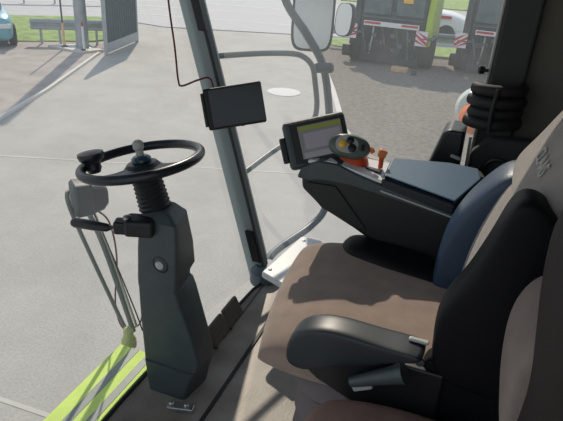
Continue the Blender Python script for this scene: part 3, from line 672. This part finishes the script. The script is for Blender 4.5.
slab('near_bolster', [(0.014, 0.56), (0.010, 0.655), (0.0, 0.733), (0.018, 0.79), (0.042, 0.84), (0.058, 0.89), (0.078, 0.955), (0.090, 1.010), (0.108, 1.045)], [(0.26, 0.56), (0.25, 0.655), (0.25, 0.733), (0.25, 0.79), (0.25, 0.84), (0.24, 0.89), (0.22, 0.955), (0.185, 1.010), (0.145, 1.045)], 1.045, 1.150, LEATHER, 0.022)
slab('far_bolster', [(-0.018, 0.48), (-0.034, 0.60), (-0.024, 0.736), (0.014, 0.835), (0.062, 0.905), (0.112, 0.962)], [(0.15, 0.48), (0.15, 0.60), (0.16, 0.736), (0.17, 0.835), (0.185, 0.900), (0.175, 0.955)], 1.45, 1.615, SKY_LEATHER, 0.03)
# side hinge cover and lower black flank
bm = bmesh.new()
add_loft(bm, [[V((x, y, z)) for x, z in ((-0.03, 0.40), (0.27, 0.38), (0.31, 0.62), (0.27, 0.78), (0.13, 0.74), (0.0, 0.62))] for y in (1.055, 1.11)])
link('hinge_cover', bm, LEATHER, st, bevel=0.015)
# armrest
ARMM = mat('armrest_blue_black', (0.014, 0.022, 0.028), 0.42)
slab('armrest', [(-0.312, 0.535), (-0.318, 0.575), (-0.306, 0.622), (-0.270, 0.652), (-0.215, 0.668), (-0.15, 0.667), (-0.08, 0.662), (0.0, 0.665)], [(-0.285, 0.530), (-0.27, 0.530), (-0.23, 0.545), (-0.19, 0.565), (-0.14, 0.590), (-0.095, 0.608), (-0.05, 0.635), (0.0, 0.645)], 1.005, 1.085, ARMM, 0.012)
box('armrest_joint', (-0.02, 1.06, 0.667), (0.045, 0.014, 0.008), GREYP, st, bevel=0.006)
tube('height_lever', [(-0.15, 1.02, 0.53), (-0.11, 1.02, 0.555), (-0.06, 1.02, 0.585), (-0.035, 1.02, 0.60)], lambda f: 0.012 + 0.014 * f, ABS_GREY, st, 12)
box('lever_plate', (-0.125, 1.03, 0.525), (0.05, 0.02, 0.025), GREYP, st, R=Rax('Y', -30), bevel=0.004)
lathe('armrest_screw', (-0.008, 1.035, 0.632), (0, -1, 0), [(0.010, 0), (0.010, 0.006), (0.005, 0.009)], ABS_GREY, st, 12)
# embroidered lettering on the headrest (reads across the seat)
fc = bpy.data.curves.new('lettering', 'FONT'); fc.body = 'CLAAS'; fc.size = 0.049; fc.extrude = 0.0012; fc.align_x = 'CENTER'; fc.align_y = 'CENTER'; fc.space_character = 1.05
ft = bpy.data.objects.new('lettering_curve', fc); COL.objects.link(ft); bpy.context.view_layer.update()
lm = bpy.data.meshes.new_from_object(ft.evaluated_get(bpy.context.evaluated_depsgraph_get())); bpy.data.objects.remove(ft); lm.materials.clear(); lm.materials.append(LETTER)
fo = bpy.data.objects.new('lettering', lm); COL.objects.link(fo)
fN = V((-1, 0, LEAN)).normalized(); fY = V((LEAN, 0, 1)).normalized(); fX = fY.cross(fN)
fN = V((-1, 0, 0.5)).normalized(); fY = V((0.5, 0, 1)).normalized(); fX = fY.cross(fN)
Mf = Matrix((fX, fY, fN)).transposed().to_4x4(); Mf.translation = V((0.152, 1.285, 1.050)) + fN * 0.002
fo.parent = st; fo.matrix_parent_inverse = parent_world(st).inverted(); fo.matrix_basis = Mf

# ---- armrest console with terminal and joystick
cn = thing('control_console', 'long dark armrest console with joystick beside the seat', 'control console', (-0.2, 1.72, 0.5))
def cprism(name, xz, y0, y1, m, bev, parent=cn):
    return prism(name, [(x, y0, z) for x, z in xz], (0, y1 - y0, 0), m, parent, bevel=bev)
cprism('console_body', [(-0.500, 0.718), (-0.502, 0.775), (-0.46, 0.805), (-0.36, 0.800), (-0.22, 0.770), (-0.02, 0.730), (0.02, 0.71), (0.02, 0.50), (-0.15, 0.545), (-0.27, 0.592), (-0.31, 0.612), (-0.42, 0.658)], 1.625, 1.80, ABS_DARK, 0.018)
cprism('top_cover', [(-0.512, 0.758), (-0.500, 0.795), (-0.445, 0.826), (-0.38, 0.828), (-0.33, 0.812), (-0.21, 0.782), (-0.0, 0.738), (0.0, 0.722), (-0.22, 0.750), (-0.34, 0.765), (-0.42, 0.764), (-0.47, 0.755)], 1.612, 1.80, ABS_GREY, 0.008)
cprism('side_inlay', [(-0.475, 0.72), (-0.475, 0.748), (-0.38, 0.752), (-0.26, 0.62), (-0.30, 0.625), (-0.42, 0.668)], 1.618, 1.625, ABS_DARK, 0.004)
cprism('lower_skirt', [(-0.275, 0.60), (-0.272, 0.51), (-0.24, 0.475), (-0.02, 0.46), (0.0, 0.60)], 1.665, 1.78, ABS_DARK, 0.012)
# pale deck around the joystick
prism('deck', [(-0.485, 1.635, 0.806), (-0.40, 1.625, 0.822), (-0.235, 1.62, 0.790), (-0.235, 1.79, 0.790), (-0.38, 1.79, 0.820), (-0.47, 1.79, 0.806)], (0, 0, 0.012), WHITEP, cn, bevel=0.004)
prism('deck_slot', [(-0.30, 1.665, 0.812), (-0.25, 1.66, 0.806), (-0.25, 1.685, 0.806), (-0.31, 1.685, 0.812)], (0, 0, 0.006), ABS_DARK, cn, bevel=0.002)
# arm pad: dark sides, sky sheen painted on as a lighter top layer
prism('arm_pad', [(-0.238, 1.615, 0.775), (-0.245, 1.80, 0.775), (-0.06, 1.885, 0.765), (0.04, 1.885, 0.762), (0.055, 1.80, 0.757), (-0.01, 1.615, 0.735)], (0, 0, 0.036), mat('pad_navy', (0.012, 0.018, 0.028), 0.5), cn, bevel=0.008)
prism('pad_top_sheen', [(-0.233, 1.622, 0.810), (-0.239, 1.795, 0.810), (-0.058, 1.878, 0.800), (0.037, 1.878, 0.797), (0.050, 1.80, 0.792), (-0.012, 1.622, 0.770)], (0, 0, 0.011), PAD_SHEEN, cn, bevel=0.006)
tube('pad_seam', [(-0.235, 1.609, 0.772), (-0.12, 1.609, 0.752), (-0.01, 1.609, 0.732)], 0.003, GREYP, cn, 8)
prism('pad_rear_vent', [(-0.02, 1.885, 0.70), (0.05, 1.885, 0.70), (0.07, 1.82, 0.70), (0.0, 1.82, 0.70)], (0, 0, 0.10), ABS_DARK, cn, bevel=0.01)
# joystick
js = bpy.data.objects.new('joystick', None); COL.objects.link(js); js.parent = cn; js.matrix_parent_inverse = parent_world(cn).inverted(); js.location = (-0.355, 1.70, 0.82)
jn = V((0.30, -0.80, 0.52)).normalized(); ja = (V((1, 0.25, -0.10)) - jn * V((1, 0.25, -0.10)).dot(jn)).normalized(); jb = jn.cross(ja)
jc = V((-0.360, 1.67, 0.878))
def jrings(spec, p=2.2, n=30): return [sring(jc + jn * d + ja * sh, ja, jb, ra, rb, p, n) for d, ra, rb, sh in spec]
bm = bmesh.new(); add_loft(bm, jrings([(-0.050, 0.030, 0.018, 0), (-0.040, 0.055, 0.030, 0), (-0.015, 0.068, 0.040, 0), (0.0, 0.064, 0.037, 0), (0.006, 0.055, 0.031, 0), (0.008, 0.03, 0.015, 0)])); link('grip', bm, mat('grip_grey_green', (0.10, 0.13, 0.11), 0.4), js)
bm = bmesh.new(); add_loft(bm, [sring(jc + jn * d - ja * 0.012, ja, jb, 0.036, 0.027, 2.4, 28) for d in (0.0075, 0.011)]); link('face_plate', bm, GREYP, js)
for (u_, v_, r_, mm, nm) in ((-0.026, -0.002, 0.0115, YELLOWB, 'amber_button'), (-0.004, 0.014, 0.0120, BLACK, 'black_button'), (0.006, -0.010, 0.0135, BLACK, 'black_button')):
    lathe(nm, jc + jn * 0.010 + ja * u_ + jb * v_, jn, [(r_, 0), (r_, 0.006), (r_ * 0.6, 0.009)], mm, js, 20)
box('rocker_switch', jc + jn * 0.008 + ja * 0.040, (0.012, 0.022, 0.006), BLACK, js, R=Matrix((ja, jb, jn)).transposed(), bevel=0.002)
bm = bmesh.new(); add_loft(bm, [sring(c, X3, Y3, ra, rb, 3, 20) for c, ra, rb in ((V((-0.350, 1.70, 0.808)), 0.050, 0.045), (V((-0.350, 1.70, 0.825)), 0.046, 0.040), (V((-0.352, 1.705, 0.848)), 0.030, 0.025), (V((-0.36, 1.71, 0.865)), 0.024, 0.02))]); link('neck', bm, REDOR, js)
tube('thumb_trigger', [(-0.315, 1.70, 0.865), (-0.298, 1.70, 0.868), (-0.290, 1.70, 0.858)], 0.008, ORANGE, js, 8)
box('orange_knob', (-0.262, 1.71, 0.858), (0.026, 0.026, 0.026), mat('dull_orange', (0.62, 0.20, 0.06), 0.45), cn, R=Rz(20) @ Rax('Y', 15), bevel=0.005)
tube('knob_stem', [(-0.262, 1.71, 0.81), (-0.262, 1.71, 0.85)], 0.008, REDOR, cn, 10, False)

# ---- terminal
tm = thing('touch_terminal', 'grey display terminal with lit screen at the tip of the console', 'display terminal', (-0.48, 1.78, 0.75))
tn = V((0.30, -0.84, 0.42)).normalized(); tx = V((0.88, 0.47, 0.0)); 
tc_ = V((-0.475, 1.69, 0.868)); Rt = Matrix((tx.normalized(), -tn, tx.normalized().cross(-tn))).transposed()
tx = rr * math.cos(math.radians(12)) + uu * math.sin(math.radians(12)); tx = (tx - tn * tx.dot(tn)).normalized(); tz = tx.cross(-tn) ; Rt = Matrix((tx, -tn, tz)).transposed()
def tbx(name, x, z, d, sx, sz, sd_, mm, bev=0.0, parent=tm): return box(name, tc_ + Rt @ V((x, -d, z)), (sx, sd_, sz), mm, parent, Rt, bevel=bev)
tbx('terminal_body', 0, 0, -0.012, 0.208, 0.158, 0.045, ABS_GREY, 0.014)
tbx('side_grip', -0.112, -0.01, -0.012, 0.020, 0.085, 0.03, ABS_DARK, 0.006)
tbx('bezel', 0.006, 0.002, 0.0115, 0.178, 0.132, 0.003, ABS_DARK, 0.001)
scn = tbx('screen', 0.014, 0.002, 0.0135, 0.142, 0.108, 0.002, SCREEN)
tbx('header_bar', 0.014, 0.046, 0.0150, 0.142, 0.014, 0.001, SCRY, parent=scn)
tbx('map_panel', 0.018, 0.004, 0.0150, 0.120, 0.052, 0.001, SCRW, parent=scn)
tbx('footer_bar', 0.014, -0.041, 0.0150, 0.130, 0.018, 0.001, SCRW, parent=scn)
tube('terminal_arm', [(-0.50, 1.785, 0.80), (-0.44, 1.78, 0.76), (-0.40, 1.76, 0.75)], 0.016, BLACK, tm, 10)

# ---- dark door box, bellows on the pillar
db = thing('side_console', 'black angular storage box at the door pillar behind the arm pad', 'storage box', (-0.05, 2.05, 0.0))
cprism('box_body', [(-0.165, 0.55), (-0.145, 0.72), (-0.105, 0.875), (-0.085, 0.893), (-0.030, 0.893), (-0.022, 0.55)], 1.98, 2.13, BLACK, 0.012, db)
cprism('box_stand', [(-0.15, 0.0), (-0.15, 0.56), (-0.03, 0.56), (-0.03, 0.0)], 2.0, 2.12, BLACK, 0.004, db)
box('latch', (-0.045, 1.975, 0.80), (0.035, 0.008, 0.012), GREYP, db, R=Rax('Y', 15), bevel=0.002)
rb = thing('hose_bundle', 'black ribbed hose bundle strapped around the door pillar', 'hose', (0.04, 2.08, 0.9))
for k, (z, e) in enumerate(((1.035, 0.0), (0.995, 0.006), (0.955, -0.004), (0.920, 0.006))):
    bm = bmesh.new(); add_tube(bm, [V((-0.03 - e, 2.06, z)), V((0.0, 2.03 - e, z)), V((0.06, 2.02 - e, z + 0.003)), V((0.115 + e, 2.05, z + 0.006)), V((0.125, 2.10, z + 0.006))], 0.021, 12, True)
    link('hose_coil', bm, RUBBER, rb)
tube('strap', [(0.045, 2.0, 1.05), (0.04, 1.99, 0.98), (0.045, 2.0, 0.90)], 0.008, RUBBER, rb, 8)
ck = lathe('coat_hook', (-0.0, 2.12, 1.085), (-1, -0.15, 0.0), [(0.006, 0), (0.006, 0.012), (0.014, 0.014), (0.016, 0.03), (0.010, 0.036)], BLACK, None, 16)
tag(ck, 'small black round knob on the pale seal of the door pillar', 'knob')
# inner door panel below the pillar, dark with a rounded moulding
pn = thing('door_panel', 'black moulded panel under the hose bundle behind the seat', 'panel', (0.12, 2.10, 0.4))
cprism('panel_body', [(0.0, 0.3), (0.0, 0.80), (0.05, 0.86), (0.30, 0.88), (0.42, 0.80), (0.42, 0.3)], 2.06, 2.12, WALLM, 0.015, pn)
tube('panel_piping', [(-0.01, 2.05, 0.86), (-0.005, 2.05, 0.75), (0.0, 2.045, 0.60), (0.0, 2.045, 0.5)], 0.005, GREYP, pn, 8)
tube('grab_ring', [V((0.10 + 0.045 * math.cos(t * PI / 8), 2.045, 0.75 + 0.045 * math.sin(t * PI / 8))) for t in range(16)], 0.008, BLACK, pn, 8, False, closed=True)

# ---- buddy seat in the foreground
bs = thing('passenger_seat', 'red brown fabric passenger seat in the near right foreground', 'seat', (0.0, 0.74, 0))
pillow('seat_cushion', lambda a, b, h: V((0.01 + a, 0.775 + b, 0.46 + h)), 0.25, 0.255, 0.055, 0.06, RED_BROWN, bs, p=4.5, corner=0.6)
box('seat_base', (0.02, 0.77, 0.20), (0.42, 0.38, 0.40), BLACK, bs, bevel=0.02)
def pslab(*a, **k):
    o = slab(*a, **k); o.parent = bs; o.matrix_parent_inverse = parent_world(bs).inverted(); return o
DV = mat('dark_brown_vinyl', (0.016, 0.012, 0.012), 0.7, spec=0.3)
pslab('backrest_fabric', [(0.20, 0.56), (0.175, 0.63), (0.138, 0.73), (0.124, 0.82), (0.122, 0.89), (0.142, 0.945), (0.17, 0.972)], [(0.28, 0.56), (0.28, 0.63), (0.27, 0.73), (0.27, 0.82), (0.27, 0.89), (0.26, 0.935), (0.22, 0.965)], 0.74, 0.965, mat('brown_ribbed_fabric', (0.24, 0.195, 0.175), 0.9, var=0.2, scale=10, bump=0.3, bscale=300), infl=0.02)
pslab('backrest_shell', [(0.16, 0.50), (0.15, 0.70), (0.152, 0.80), (0.155, 0.88), (0.135, 1.00), (0.125, 1.09), (0.130, 1.20)], [(0.40, 0.50), (0.40, 0.70), (0.40, 0.80), (0.40, 0.88), (0.40, 1.00), (0.40, 1.09), (0.36, 1.20)], 0.50, 0.835, DV, infl=0.03)
